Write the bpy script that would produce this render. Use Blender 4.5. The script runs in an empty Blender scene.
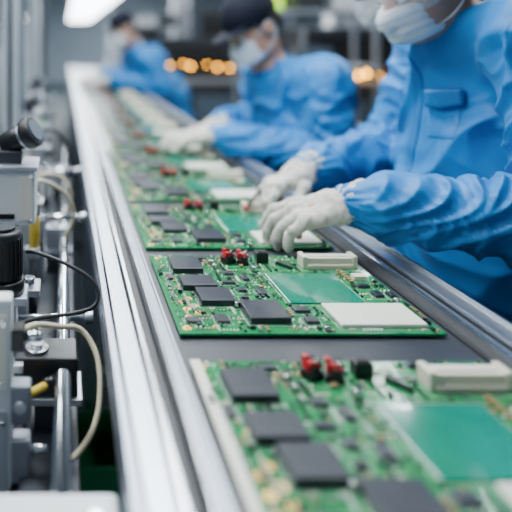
import bpy, bmesh, math, random
import numpy as np
from mathutils import Vector, Matrix, noise
from mathutils.bvhtree import BVHTree
random.seed(7)
SC=bpy.context.scene
COL=SC.collection

# ---------------------------------------------------------------- materials
def mat(name,col,rough=.5,metal=0.,bump=0.,bscale=80.,var=0.,vscale=8.,emit=None,estr=0.,trans=0.,coat=0.,sheen=0.,spec=.5,stretch=None,alpha=1.):
    m=bpy.data.materials.new(name); m.use_nodes=True
    nt=m.node_tree; b=nt.nodes['Principled BSDF']
    b.inputs['Base Color'].default_value=(*col,1)
    b.inputs['Roughness'].default_value=rough
    b.inputs['Metallic'].default_value=metal
    b.inputs['Transmission Weight'].default_value=trans
    b.inputs['Coat Weight'].default_value=coat
    b.inputs['Sheen Weight'].default_value=sheen
    b.inputs['Specular IOR Level'].default_value=spec
    b.inputs['Alpha'].default_value=alpha
    if emit:
        b.inputs['Emission Color'].default_value=(*emit,1); b.inputs['Emission Strength'].default_value=estr
    tc=nt.nodes.new('ShaderNodeTexCoord'); mp=nt.nodes.new('ShaderNodeMapping')
    nt.links.new(tc.outputs['Object'],mp.inputs['Vector'])
    if stretch: mp.inputs['Scale'].default_value=stretch
    if var>0:
        n=nt.nodes.new('ShaderNodeTexNoise'); n.inputs['Scale'].default_value=vscale; n.inputs['Detail'].default_value=5
        nt.links.new(mp.outputs[0],n.inputs['Vector'])
        r=nt.nodes.new('ShaderNodeValToRGB')
        r.color_ramp.elements[0].position=.3; r.color_ramp.elements[1].position=.7
        r.color_ramp.elements[0].color=(*[max(0,c*(1-var)) for c in col],1)
        r.color_ramp.elements[1].color=(*[min(1,c*(1+var)) for c in col],1)
        nt.links.new(n.outputs['Fac'],r.inputs['Fac']); nt.links.new(r.outputs[0],b.inputs['Base Color'])
    if bump>0:
        n=nt.nodes.new('ShaderNodeTexNoise'); n.inputs['Scale'].default_value=bscale; n.inputs['Detail'].default_value=4
        nt.links.new(mp.outputs[0],n.inputs['Vector'])
        bp=nt.nodes.new('ShaderNodeBump'); bp.inputs['Strength'].default_value=bump; bp.inputs['Distance'].default_value=.002
        nt.links.new(n.outputs['Fac'],bp.inputs['Height']); nt.links.new(bp.outputs[0],b.inputs['Normal'])
    return m

M={}
M['alu']=mat('brushed_aluminium',(.46,.50,.55),.36,1,bump=.03,bscale=60,stretch=(60,1,60),var=.12,vscale=20)
M['alu2']=mat('anodised_aluminium',(.31,.34,.39),.38,1,bump=.03,bscale=60,stretch=(60,1,60),var=.12,vscale=20)
M['alu3']=mat('dark_anodised_aluminium',(.15,.17,.20),.38,1,bump=.03,bscale=60,stretch=(60,1,60),var=.12,vscale=20)
M['alu_dull']=mat('dull_aluminium',(.50,.53,.58),.42,1,bump=.1)
M['steel']=mat('polished_steel',(.74,.77,.8),.20,1,bump=.02)
M['black']=mat('black_plastic',(.006,.007,.009),.35,bump=.1)
M['rubber']=mat('black_rubber',(.009,.010,.013),.5,bump=.2)
M['belt']=mat('grey_belt',(.028,.031,.040),.40,bump=.25,bscale=300,var=.2)
M['white']=mat('white_plastic',(.70,.73,.75),.4,bump=.05,var=.03)
M['grey']=mat('painted_grey',(.33,.37,.41),.45,bump=.05,var=.06)
M['dgrey']=mat('dark_grey_paint',(.018,.023,.031),.5,bump=.08,var=.15)
M['bluegrey']=mat('blue_grey_paint',(.070,.10,.135),.45,bump=.05,var=.1)
M['cream']=mat('cream_plastic',(.68,.63,.51),.42,bump=.05,var=.04)
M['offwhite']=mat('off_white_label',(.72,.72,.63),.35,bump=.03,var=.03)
M['beige']=mat('beige_hose',(.55,.49,.34),.4,bump=.05)
M['yellow']=mat('yellow_hose',(.60,.42,.04),.35,bump=.05)
M['red']=mat('red_plastic',(.40,.008,.015),.28,bump=.05)
M['chip']=mat('chip_epoxy',(.013,.017,.028),.33,bump=.12,bscale=600,var=.15,vscale=60)
M['teal']=mat('teal_solder_mask',(.0,.19,.115),.14,coat=.7,var=.10,vscale=20)
M['pad']=mat('tinned_pad',(.62,.66,.62),.26,1)
M['gold']=mat('gold_pad',(1.,.66,.20),.34,1)
M['silk']=mat('silkscreen_white',(.62,.74,.66),.5)
M['trace']=mat('copper_trace_under_mask',(.03,.31,.10),.22,coat=.4)
M['trace2']=mat('dark_trace',(.0,.055,.022),.3)
M['tan']=mat('ceramic_tan',(.34,.23,.11),.45)
M['jacket']=mat('blue_workwear_fabric',(.0,.160,.46),.56,bump=.22,bscale=160,var=.10,vscale=10,sheen=.05,spec=.38)
M['jacket_d']=mat('blue_workwear_seam',(.0,.125,.37),.58,bump=.22,bscale=160,var=.08,spec=.38)
M['glove']=mat('knit_glove_fabric',(.58,.56,.50),.75,bump=.9,bscale=420,var=.12,vscale=40,sheen=.1)
M['maskm']=mat('mask_fabric',(.66,.71,.76),.7,bump=.3,bscale=200,var=.03)
M['skin']=mat('skin',(.46,.24,.16),.5,bump=.15,bscale=150,var=.08,vscale=20)
M['hair']=mat('black_hair',(.008,.007,.007),.55,bump=.8,bscale=60,stretch=(6,6,1))
M['cap']=mat('black_cap_fabric',(.003,.005,.013),.8,bump=.3,bscale=200,spec=.2)
M['trouser']=mat('navy_trousers',(.01,.035,.10),.7,bump=.4)
M['shoe']=mat('dark_shoe',(.02,.02,.022),.5,bump=.2)
M['lens']=mat('clear_lens',(.80,.90,.97),.05,spec=.7,coat=.4,alpha=.17)
M['eye']=mat('eye_white',(.8,.8,.78),.2)
M['floor']=mat('floor_epoxy',(.032,.050,.058),.65,bump=.05,var=.12,vscale=2)
M['wall']=mat('wall_panel',(.30,.37,.44),.6,bump=.05,var=.08,vscale=1.5)
M['ceil']=mat('ceiling_panel',(.16,.20,.24),.7,var=.08,vscale=1)
M['glow']=mat('lamp_diffuser',(1,1,1),.5,emit=(.9,.96,1),estr=12)
M['orange']=mat('amber_lamp',(1,.45,.04),.3,emit=(1,.42,.025),estr=24)
M['hivis']=mat('glowing_hivis_yellow',(.55,.95,.02),.5,emit=(.5,1,.03),estr=1.0,var=.05)  # hi-vis plastic with emission added, so the bin glows without being a lamp
M['green']=mat('green_plastic',(.02,.25,.09),.4,bump=.05)
M['screen']=mat('screen_glow',(.1,.2,.25),.3,emit=(.35,.65,.8),estr=1.0)

def pcb_mat():
    m=bpy.data.materials.new('green_circuit_board'); m.use_nodes=True; nt=m.node_tree; b=nt.nodes['Principled BSDF']
    tc=nt.nodes.new('ShaderNodeTexCoord')
    v=nt.nodes.new('ShaderNodeTexVoronoi'); v.distance='MANHATTAN'; v.inputs['Scale'].default_value=40; v.feature='F1'
    nt.links.new(tc.outputs['Object'],v.inputs['Vector'])
    r=nt.nodes.new('ShaderNodeValToRGB'); e=r.color_ramp.elements
    e[0].position=.0; e[0].color=(.003,.105,.034,1); e[1].position=.8; e[1].color=(.009,.175,.058,1)
    x=e.new(.34); x.color=(.004,.130,.042,1)
    nt.links.new(v.outputs['Distance'],r.inputs['Fac'])
    n=nt.nodes.new('ShaderNodeTexNoise'); n.inputs['Scale'].default_value=12; n.inputs['Detail'].default_value=3
    nt.links.new(tc.outputs['Object'],n.inputs['Vector'])
    mx=nt.nodes.new('ShaderNodeMix'); mx.data_type='RGBA'; mx.inputs[7].default_value=(.012,.23,.075,1)
    nt.links.new(n.outputs['Fac'],mx.inputs[0]); nt.links.new(r.outputs[0],mx.inputs[6])
    nt.links.new(mx.outputs[2],b.inputs['Base Color'])
    b.inputs['Roughness'].default_value=.20; b.inputs['Coat Weight'].default_value=.5
    return m
M['pcb']=pcb_mat()

# ---------------------------------------------------------------- object helpers
def setp(o,label=None,cat=None,group=None,kind=None):
    if label: o['label']=label
    if cat: o['category']=cat
    if group: o['group']=group
    if kind: o['kind']=kind
    return o
def empty(name,loc=(0,0,0),label=None,cat=None,group=None):
    o=bpy.data.objects.new(name,None); o.location=loc; o.empty_display_size=.05; COL.objects.link(o)
    return setp(o,label,cat,group)
class B:
    """mesh builder"""
    def __init__(s): s.bm=bmesh.new(); s.mats=[]
    def mi(s,m):
        if m not in s.mats: s.mats.append(m)
        return s.mats.index(m)
    def box(s,c,sz,m,rot=None,bev=0.,seg=2):
        t=bmesh.new(); bmesh.ops.create_cube(t,size=1)
        bmesh.ops.scale(t,vec=sz,verts=t.verts)
        if bev>0: bmesh.ops.bevel(t,geom=t.edges[:]+t.verts[:],offset=bev,segments=seg,profile=.5,affect='EDGES')
        s._merge(t,Matrix.Translation(c)@(rot.to_4x4() if rot else Matrix()),m)
        return s
    def _merge(s,t,mx,m):
        i=s.mi(m); t.verts.index_update()
        nv=[s.bm.verts.new(mx@v.co) for v in t.verts]
        for f in t.faces:
            nf=s.bm.faces.new([nv[v.index] for v in f.verts]); nf.material_index=i; nf.smooth=f.smooth
        t.free()
    def cyl(s,a,b,r,m,r2=None,seg=20,bev=0.):
        a=Vector(a);b=Vector(b);d=b-a;L=d.length
        t=bmesh.new(); bmesh.ops.create_cone(t,cap_ends=True,segments=seg,radius1=r,radius2=r if r2 is None else r2,depth=L)
        if bev>0:
            ed=[e for e in t.edges if any(len(f.verts)>4 for f in e.link_faces)]
            bmesh.ops.bevel(t,geom=ed,offset=bev,segments=2,profile=.5,affect='EDGES')
        for f in t.faces: f.smooth=len(f.verts)<=4
        q=Vector((0,0,1)).rotation_difference(d.normalized())
        s._merge(t,Matrix.Translation((a+b)/2)@q.to_matrix().to_4x4(),m); return s
    def sph(s,c,r,m,sc=(1,1,1),seg=16):
        t=bmesh.new(); bmesh.ops.create_uvsphere(t,u_segments=seg,v_segments=seg//2+2,radius=r)
        for f in t.faces: f.smooth=True
        s._merge(t,Matrix.Translation(c)@Matrix.Diagonal((*sc,1)),m); return s
    def prism(s,prof,y0,y1,m):
        i=s.mi(m)
        a=[s.bm.verts.new((x,y0,z)) for x,z in prof]; b=[s.bm.verts.new((x,y1,z)) for x,z in prof]
        n=len(prof)
        for k in range(n):
            f=s.bm.faces.new((a[k],a[(k+1)%n],b[(k+1)%n],b[k])); f.material_index=i
        f=s.bm.faces.new(a[::-1]); f.material_index=i
        f=s.bm.faces.new(b); f.material_index=i
        return s
    def tube(s,pts,r,m,seg=10,sub=8):
        i=s.mi(m); P=[Vector(p) for p in pts]; Q=[]
        for k in range(len(P)-1):
            p0=P[max(k-1,0)];p1=P[k];p2=P[k+1];p3=P[min(k+2,len(P)-1)]
            for j in range(sub):
                t=j/sub
                Q.append(.5*((2*p1)+(p2-p0)*t+(2*p0-5*p1+4*p2-p3)*t*t+(3*p1-p0-3*p2+p3)*t**3))
        Q.append(P[-1])
        rings=[]; up=Vector((.13,.21,1)).normalized()
        for k,q in enumerate(Q):
            d=(Q[min(k+1,len(Q)-1)]-Q[max(k-1,0)]).normalized()
            x=up-d*up.dot(d)
            if x.length<.01: x=d.orthogonal()
            x.normalize(); up=x; y=d.cross(x)
            rings.append([s.bm.verts.new(q+(x*math.cos(a)+y*math.sin(a))*r) for a in [2*math.pi*j/seg for j in range(seg)]])
        for k in range(len(rings)-1):
            for j in range(seg):
                f=s.bm.faces.new((rings[k][j],rings[k][(j+1)%seg],rings[k+1][(j+1)%seg],rings[k+1][j])); f.material_index=i; f.smooth=True
        f=s.bm.faces.new(rings[0][::-1]); f.material_index=i; f=s.bm.faces.new(rings[-1]); f.material_index=i
        return s
    def quad(s,x0,y0,x1,y1,z,m):
        i=s.mi(m); v=[s.bm.verts.new(p) for p in ((x0,y0,z),(x1,y0,z),(x1,y1,z),(x0,y1,z))]
        f=s.bm.faces.new(v); f.material_index=i
    def strip(s,a,b,w,z,m):
        i=s.mi(m); a=Vector(a);b=Vector(b);d=(b-a).normalized();n=Vector((-d.y,d.x))*w/2
        v=[s.bm.verts.new((p.x,p.y,z)) for p in (a-n,b-n,b+n,a+n)]
        f=s.bm.faces.new(v); f.material_index=i
    def obj(s,name,parent=None,loc=(0,0,0),label=None,cat=None,group=None,kind=None,bevmod=0.,recalc=True):
        if recalc: bmesh.ops.recalc_face_normals(s.bm,faces=s.bm.faces[:])
        me=bpy.data.meshes.new(name); s.bm.to_mesh(me); s.bm.free()
        for m in s.mats: me.materials.append(M[m])
        o=bpy.data.objects.new(name,me); COL.objects.link(o); o.location=loc
        if parent: o.parent=parent
        if bevmod>0:
            b=o.modifiers.new('bevel','BEVEL'); b.width=bevmod; b.segments=2; b.limit_method='ANGLE'
        return setp(o,label,cat,group,kind)

# ---------------------------------------------------------------- SDF modelling
class Field:
    def __init__(s,lo,hi,h):
        s.lo=np.array(lo,float); s.h=h
        s.n=np.ceil((np.array(hi)-s.lo)/h).astype(int)+1
        s.ax=[(s.lo[i]+h*np.arange(s.n[i])).astype(np.float32) for i in range(3)]
        s.f=np.full(tuple(s.n),.2,np.float32)
    def blk(s,lo,hi):
        i0=np.clip(np.floor((np.array(lo)-s.lo)/s.h).astype(int),0,s.n); i1=np.clip(np.ceil((np.array(hi)-s.lo)/s.h).astype(int)+1,0,s.n)
        sl=tuple(slice(a,b) for a,b in zip(i0,i1))
        return sl,s.ax[0][sl[0]][:,None,None],s.ax[1][sl[1]][None,:,None],s.ax[2][sl[2]][None,None,:]
    def comb(s,sl,d,k,op):
        f=s.f[sl]
        if f.size==0: return
        if op=='u':
            h=np.maximum(k-np.abs(f-d),0)/k; s.f[sl]=np.minimum(f,d)-h*h*k*.25
        elif op=='s':
            d=-d; h=np.maximum(k-np.abs(f-d),0)/k; s.f[sl]=np.maximum(f,d)+h*h*k*.25
        elif op=='i':
            h=np.maximum(k-np.abs(f-d),0)/k; s.f[sl]=np.maximum(f,d)+h*h*k*.25
    def cap(s,a,b,ra,rb,k=.02,op='u'):
        a=np.array(a,float);b=np.array(b,float);R=max(ra,rb)+.04+k
        sl,x,y,z=s.blk(np.minimum(a,b)-R,np.maximum(a,b)+R); d=b-a;L=max(d@d,1e-9)
        t=np.clip(((x-a[0])*d[0]+(y-a[1])*d[1]+(z-a[2])*d[2])/L,0,1)
        D=np.sqrt((x-a[0]-t*d[0])**2+(y-a[1]-t*d[1])**2+(z-a[2]-t*d[2])**2)-(ra+(rb-ra)*t)
        s.comb(sl,D,k,op)
    def ell(s,c,r,R=None,k=.02,op='u'):
        c=np.array(c,float); r=np.array(r,float); m=r.max()+.04+k
        sl,x,y,z=s.blk(c-m,c+m); x=x-c[0];y=y-c[1];z=z-c[2]
        if R is not None:
            q=[R[j][0]*x+R[j][1]*y+R[j][2]*z for j in range(3)]
        else: q=[x,y,z]
        k0=np.sqrt(sum((q[j]/r[j])**2 for j in range(3))); k1=np.sqrt(sum((q[j]/r[j]**2)**2 for j in range(3)))+1e-6
        s.comb(sl,k0*(k0-1)/k1,k,op)
    def rbox(s,c,hs,rd,R=None,k=.02,op='u'):
        c=np.array(c,float);m=np.linalg.norm(hs)+rd+.04
        if op=='i': sl,x,y,z=s.blk(s.lo-1,s.lo+99)
        else: sl,x,y,z=s.blk(c-m,c+m)
        x=x-c[0];y=y-c[1];z=z-c[2]
        q=[R[j][0]*x+R[j][1]*y+R[j][2]*z for j in range(3)] if R is not None else [x+0*y+0*z,y+0*x+0*z,z+0*x+0*y]
        q=[np.abs(q[j])-hs[j]+rd for j in range(3)]
        D=np.sqrt(sum(np.maximum(v,0)**2 for v in q))+np.minimum(np.maximum(np.maximum(q[0],q[1]),q[2]),0)-rd
        s.comb(sl,D,k,op)
    def plane(s,p,n,k=.004):
        sl,x,y,z=s.blk(s.lo-1,s.lo+99)
        s.comb(sl,((x-p[0])*n[0]+(y-p[1])*n[1]+(z-p[2])*n[2]),k,'i')
    def shell(s,t): s.f=np.abs(s.f)-t
    def mesh(s):
        f=s.f; f[0]=.2;f[-1]=.2;f[:,0]=.2;f[:,-1]=.2;f[:,:,0]=.2;f[:,:,-1]=.2
        S=f<0; n=s.n
        def C(a,o): return a[o[0]:n[0]-1+o[0],o[1]:n[1]-1+o[1],o[2]:n[2]-1+o[2]]
        offs=[(i,j,k) for i in(0,1) for j in(0,1) for k in(0,1)]
        anyc=np.zeros(tuple(n-1),bool); allc=np.ones(tuple(n-1),bool)
        for o in offs: c=C(S,o); anyc|=c; allc&=c
        I=np.argwhere(anyc&~allc); idx=np.full(tuple(n-1),-1,int); idx[I[:,0],I[:,1],I[:,2]]=np.arange(len(I))
        acc=np.zeros((len(I),3)); cnt=np.zeros(len(I))
        for o in offs:
            for ax in range(3):
                if o[ax]==1: continue
                p=list(o);p[ax]=1
                fa=f[I[:,0]+o[0],I[:,1]+o[1],I[:,2]+o[2]]; fb=f[I[:,0]+p[0],I[:,1]+p[1],I[:,2]+p[2]]
                cr=(fa<0)!=(fb<0); t=np.where(cr,fa/np.where(cr,fa-fb,1),0)
                pos=np.tile(np.array(o,float),(len(I),1)); pos[:,ax]+=t
                acc+=pos*cr[:,None]; cnt+=cr
        V=s.lo+(I+acc/cnt[:,None])*s.h
        F=[]
        for ax in range(3):
            a1=(ax+1)%3;a2=(ax+2)%3
            s0=[slice(1,-1)]*3;s1=[slice(1,-1)]*3; s0[ax]=slice(0,-1); s1[ax]=slice(1,None)
            A=S[tuple(s0)];Bq=S[tuple(s1)]; E=np.argwhere(A!=Bq)
            if len(E)==0: continue
            ins=A[E[:,0],E[:,1],E[:,2]]
            g=E+1; g[:,ax]-=1
            def cell(d1,d2):
                q=g.copy(); q[:,a1]+=d1; q[:,a2]+=d2; return idx[q[:,0],q[:,1],q[:,2]]
            q=np.stack([cell(-1,-1),cell(0,-1),cell(0,0),cell(-1,0)],1)
            q[~ins]=q[~ins][:,::-1]; F.append(q)
        return V,np.concatenate(F)
def sdf_obj(F,name,m,parent=None,mx=None,disp=None,label=None,relax=1):
    V,Q=F.mesh()
    if relax:
        for _ in range(relax):
            A=np.zeros_like(V);c=np.zeros(len(V))
            for a,b in ((0,1),(1,2),(2,3),(3,0)):
                np.add.at(A,Q[:,a],V[Q[:,b]]);np.add.at(c,Q[:,a],1);np.add.at(A,Q[:,b],V[Q[:,a]]);np.add.at(c,Q[:,b],1)
            V=V*.4+.6*A/np.maximum(c,1)[:,None]
    me=bpy.data.meshes.new(name)
    if mx is not None:
        R=np.array(mx.to_3x3()); V=V@R.T+np.array(mx.translation)
    me.from_pydata(V.tolist(),[],Q.tolist()); me.materials.append(M[m])
    me.polygons.foreach_set('use_smooth',[True]*len(me.polygons))
    if disp:
        nr=[v.normal.copy() for v in me.vertices]
        for v,nn in zip(me.vertices,nr): v.co=v.co+nn*disp(v.co,nn)
    me.update()
    o=bpy.data.objects.new(name,me); COL.objects.link(o)
    if parent: o.parent=parent; 
    if label: o['label']=label
    return o

# ---------------------------------------------------------------- room
def structure(name,c,sz,m):
    o=B().box(c,sz,m).obj(name); o['kind']='structure'; return o
structure('floor',(1.5,8,-.05),(11,20,.1),'floor')
structure('ceiling',(1.5,8,3.25),(11,20,.1),'ceil')
structure('wall_back',(1.5,18.05,1.6),(11,.1,3.2),'wall')
structure('wall_right',(7.05,8,1.6),(.1,20,3.2),'wall')
structure('wall_left',(-4.05,8,1.6),(.1,20,3.2),'wall')

# ---------------------------------------------------------------- conveyor
ZB=.862
conv=empty('conveyor',(0,0,0),'long aluminium-framed assembly conveyor carrying circuit boards','conveyor')
Y0,Y1=-.25,9.5
B().box((.358,(Y0+Y1)/2,ZB-.006),(.41,Y1-Y0,.012),'belt',bev=.002).obj('belt',conv,label='dark grey conveyor belt')
def rail(prof,m,name,label,bv=0.): 
    b=B(); b.prism(prof,Y0,Y1,m); return b.obj(name,conv,label=label,bevmod=bv*.4)
rail([(.060,.800),(.069,.800),(.069,.880),(.060,.880),(.060,.850),(.065,.850),(.065,.842),(.060,.842)],'alu2','side_rail','grey outer aluminium strip',.001)
rail([(.069,.800),(.072,.800),(.072,.868),(.069,.868)],'rubber','groove_insert','dark groove')
rail([(.072,.800),(.097,.800),(.097,.884),(.072,.884)],'alu','side_rail','brushed flat aluminium side rail',.0010)
rail([(.097,.800),(.101,.800),(.101,.864),(.097,.864)],'rubber','groove_insert','dark groove')
rail([(.101,.800),(.107,.800),(.107,.889),(.101,.889)],'steel','rail_lip','thin bright metal lip',.0008)
rail([(.107,.80),(.129,.80),(.129,.856),(.107,.856)],'rubber','guide_strip','black rubber guide strip')
rail([(.129,.80),(.133,.80),(.133,.880),(.129,.880)],'steel','rail_lip','thin bright metal lip',.0006)
rail([(.133,.80),(.148,.80),(.148,.872),(.133,.872)],'alu2','guide_strip','narrow grey aluminium guide strip',.001)
rail([(.148,.80),(.151,.80),(.151,.876),(.148,.876)],'alu','rail_lip','thin metal lip',.0006)
rail([(.628,.80),(.632,.80),(.632,.890),(.628,.890)],'steel','rail_lip','thin bright metal lip',.0006)
rail([(.601,.80),(.628,.80),(.628,.882),(.601,.882)],'alu','side_rail','flat silver aluminium side rail next to the workers',.001)
rail([(.596,.80),(.601,.80),(.601,.862),(.596,.862)],'rubber','groove_insert','dark groove')
rail([(.580,.80),(.596,.80),(.596,.874),(.580,.874)],'alu2','guide_strip','grey aluminium guide strip',.001)
rail([(.576,.80),(.580,.80),(.580,.880),(.576,.880)],'steel','rail_lip','thin metal lip',.0006)
rail([(.563,.80),(.576,.80),(.576,.864),(.563,.864)],'rubber','guide_strip','black rubber guide strip')
b=B(); b.box((.355,(Y0+Y1)/2,.80),(.42,Y1-Y0,.03),'dgrey'); b.obj('under_tray',conv)
for y in (.15,1.95,3.75,5.5,7.3,9.2):
    for x in (.083,.60):
        b=B(); b.box((x,y,.41),(.045,.045,.78),'alu_dull',bev=.003); b.cyl((x,y,0),(x,y,.03),.035,'black'); b.obj('leg',conv)
    b=B(); b.box((.342,y,.2),(.47,.04,.04),'alu_dull',bev=.002); b.obj('cross_beam',conv)

# ---------------------------------------------------------------- circuit boards
BX,BZ=.3565,ZB+.003
HW,HD,TH=.1915,.156,.004
def build_board(cy):
    E=empty('circuit_board',(BX,cy,BZ)); rnd=random.Random(11); T=TH
    B().box((0,0,TH/2),(2*HW,2*HD,TH),'pcb',bev=.0006,seg=1).obj('board_substrate',E,label='green printed circuit board')
    for x in(-.17,.17):
        for y in(-.135,.135):
            B().cyl((x,y,-.003),(x,y,.0),.006,'black').obj('standoff',E)
    occ=[]
    def chip(x,y,w,d,h=.0095,name='microchip'):
        occ.append((x-w/2-.004,y-d/2-.004,x+w/2+.004,y+d/2+.004))
        b=B(); b.box((x,y,T+h/2+.001),(w,d,h),'chip',bev=.0012)
        n=int(w/.004)
        for i in range(n):
            px=x-w/2+(i+.5)*w/n
            for s in(-1,1): b.box((px,y+s*(d/2+.0012),T+.0015),(.0016,.0035,.002),'pad')
        n=int(d/.004)
        for i in range(n):
            py=y-d/2+(i+.5)*d/n
            for s in(-1,1): b.box((x+s*(w/2+.0012),py,T+.0015),(.0035,.0016,.002),'pad')
        b.cyl((x-w*.38,y-d*.36,T+h+.0008),(x-w*.38,y-d*.36,T+h+.0012),.0018,'dgrey',seg=12)
        return b.obj(name,E,label='square black microchip')
    chip(-.134,.092,.055,.058); chip(-.129,.012,.058,.044); chip(-.113,-.043,.055,.052); chip(-.051,-.098,.060,.062)
    b=B(); b.box((.062,.0,T+.0012),(.120,.120,.0024),'teal',bev=.0008); b.obj('smooth_plate',E,label='smooth teal green plate'); occ.append((-.002,-.064,.126,.064))
    b=B(); b.box((.111,-.104,T+.003),(.126,.072,.006),'offwhite',bev=.0012)
    b.obj('shield_cover',E,label='flat off-white rectangular cover'); occ.append((.044,-.144,.178,-.064))
    b=B(); b.box((.131,.100,T+.010),(.088,.024,.020),'cream',bev=.002); b.box((.131,.0865,T+.004),(.084,.006,.008),'cream',bev=.001); b.box((.131,.100,T+.0205),(.074,.010,.003),'offwhite',bev=.0008)
    b.box((.085,.100,T+.0115),(.009,.028,.023),'cream',bev=.0015); b.box((.177,.100,T+.0115),(.009,.028,.023),'cream',bev=.0015)
    b.obj('connector_socket',E,label='cream plastic connector socket'); occ.append((.076,.078,.188,.118))
    for i,(x,y,a) in enumerate([(-.048,.118,.35),(-.023,.111,-.3)]):
        R=Matrix.Rotation(a,3,'Z'); R2=R@Matrix.Rotation(.25,3,'Y')
        b=B(); b.box((x,y,T+.005),(.022,.020,.010),'black',rot=R,bev=.0012)
        b.box((x,y,T+.015),(.020,.014,.012),'red',rot=R2,bev=.0025)
        b.box((x-.006,y+.004,T+.022),(.008,.009,.009),'red',rot=R,bev=.002); b.box((x+.006,y+.003,T+.021),(.007,.010,.008),'black',rot=R2,bev=.0018)
        b.box((x+.001,y-.007,T+.012),(.012,.005,.008),'black',rot=R,bev=.001)
        b.cyl((x+.004,y-.004,T+.020),(x+.004,y-.004,T+.0245),.0028,'pad',seg=10)
        b.obj('terminal_block',E,label='red and black terminal block')
    occ.append((-.062,.098,-.008,.132))
    b=B(); b.box((.016,.122,T+.010),(.022,.018,.020),'black',bev=.0012); b.box((.016,.122,T+.0205),(.014,.010,.002),'rubber'); b.obj('relay',E,label='small black relay block'); occ.append((.0,.108,.03,.136))
    b=B(); R=Matrix.Rotation(-1.0,3,'Z'); b.box((.050,.098,T+.003),(.034,.006,.006),'black',rot=R,bev=.0005)
    for i in range(8):
        q=R@Vector((-.0145+i*.0042,0,0)); b.box((.050+q.x,.098+q.y,T+.008),(.0013,.0013,.008),'pad')
    b.obj('pin_header',E,label='black pin header with metal pins'); occ.append((.034,.078,.062,.116))
    b=B(); b.box((.160,.040,T+.004),(.022,.016,.008),'cream',bev=.001); b.obj('connector_socket',E,label='tiny cream connector'); occ.append((.146,.03,.174,.05))
    for (x,y,w,d) in [(.150,.005,.020,.012),(.158,-.028,.014,.020),(.180,-.03,.010,.018),(-.063,.062,.018,.014),(-.040,.040,.012,.020),(-.074,.020,.022,.010),(-.060,-.010,.014,.014),(-.030,-.020,.014,.022),(-.064,-.040,.012,.010),(.010,-.085,.024,.016),(.012,-.120,.018,.018),(-.098,.135,.024,.010),(-.165,-.120,.020,.014),(-.120,-.115,.018,.024),(.100,.142,.030,.010),(.158,.138,.022,.012),(-.170,.045,.010,.02)]:
        chip(x,y,w,d,.004,'microchip')
    for (x,y,r,h) in [(-.082,.108,.006,.010),(-.080,.088,.005,.009),(-.085,-.070,.005,.009),(.175,-.055,.005,.008),(-.012,.074,.006,.011),(.024,-.148,.004,.007)]:
        b=B(); b.cyl((x,y,T),(x,y,T+h),r,'pad',bev=.0008); b.cyl((x,y,T+h-.0002),(x,y,T+h+.0004),r*.75,'dgrey'); b.box((x,y,T+.001),(2.3*r,2.3*r,.002),'black'); b.obj('capacitor',E,label='small silver can capacitor'); occ.append((x-r*1.3,y-r*1.3,x+r*1.3,y+r*1.3))
    def free(x,y,p=.002): return abs(x)<HW-.004 and abs(y)<HD-.004 and not any(a-p<x<c+p and q-p<y<d+p for a,q,c,d in occ)
    b=B(); tries=0;cnt=0; placed=[]
    while cnt<500 and tries<9000:
        tries+=1; x=rnd.uniform(-HW,HW);y=rnd.uniform(-HD,HD); n=rnd.choice([1,2,3,4,6,8]); hor=rnd.random()<.5; k=rnd.choice(['tan','chip','chip','chip','black','black','tan','cream','silk'])
        z=rnd.choice([.8,1,1,1.3,1.9]); st=.0050*max(1,z)
        if k in('cream','silk'): z=min(z,1)
        for i in range(n):
            xx=x+(i*st if hor else 0);yy=y+(0 if hor else i*st)
            if not free(xx,yy) or any(abs(xx-a)<.0046*max(z,1) and abs(yy-c)<.0046*max(z,1) for a,c in placed): continue
            placed.append((xx,yy)); cnt+=1
            lx,ly=(.0022*z,.0038*z) if hor else (.0038*z,.0022*z)
            b.box((xx,yy,T+.0013*z),(lx,ly,.0026*z),k)
            if hor: b.box((xx,yy-ly/2,T+.0009),(lx,.0009,.002),'pad'); b.box((xx,yy+ly/2,T+.0009),(lx,.0009,.002),'pad')
            else: b.box((xx-lx/2,yy,T+.0009),(.0009,ly,.002),'pad'); b.box((xx+lx/2,yy,T+.0009),(.0009,ly,.002),'pad')
    b.obj('surface_mount_components',E,kind='stuff',label='tiny tan and silver surface mount components')
    b=B(); zt=T+.00015
    for i in range(220):
        x=rnd.uniform(-HW+.006,HW-.006);y=rnd.uniform(-HD+.006,HD-.006); hor=rnd.random()<.5; w=rnd.choice([.0006,.0008,.0012]); m=rnd.choice(['trace','trace','trace2','trace'])
        npar=rnd.choice([1,1,2,4,6]); L1=rnd.uniform(.01,.06)*rnd.choice([-1,1]);dg=rnd.uniform(.004,.015)*rnd.choice([-1,1]);L2=rnd.uniform(.005,.04)
        for j in range(npar):
            o=j*.0022; p=[(x,y+o),(x+L1,y+o),(x+L1+abs(dg)*(1 if L1>0 else -1),y+o+dg),(x+L1+(abs(dg)+L2)*(1 if L1>0 else -1),y+o+dg)]
            if not hor: p=[(x+o+(q[1]-y-o),y+(q[0]-x)) for q in p]
            ok=[abs(q[0])<HW-.002 and abs(q[1])<HD-.002 for q in p]
            for k in range(3):
                if ok[k] and ok[k+1]: b.strip(p[k],p[k+1],w,zt+.00001*(i%7),m)
    for (x0,y0,x1,y1) in occ:
        for a,c in (((x0,y0),(x1,y0)),((x1,y0),(x1,y1)),((x1,y1),(x0,y1)),((x0,y1),(x0,y0))): b.strip(a,c,.0005,zt+.0002,'silk')
    for i in range(170):
        x=rnd.uniform(-HW+.006,HW-.006);y=rnd.uniform(-HD+.006,HD-.006)
        if free(x,y,0): b.box((x,y,zt+.0002),(.0018,.0018,.0003),rnd.choice(['pad','gold','silk']))
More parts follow.
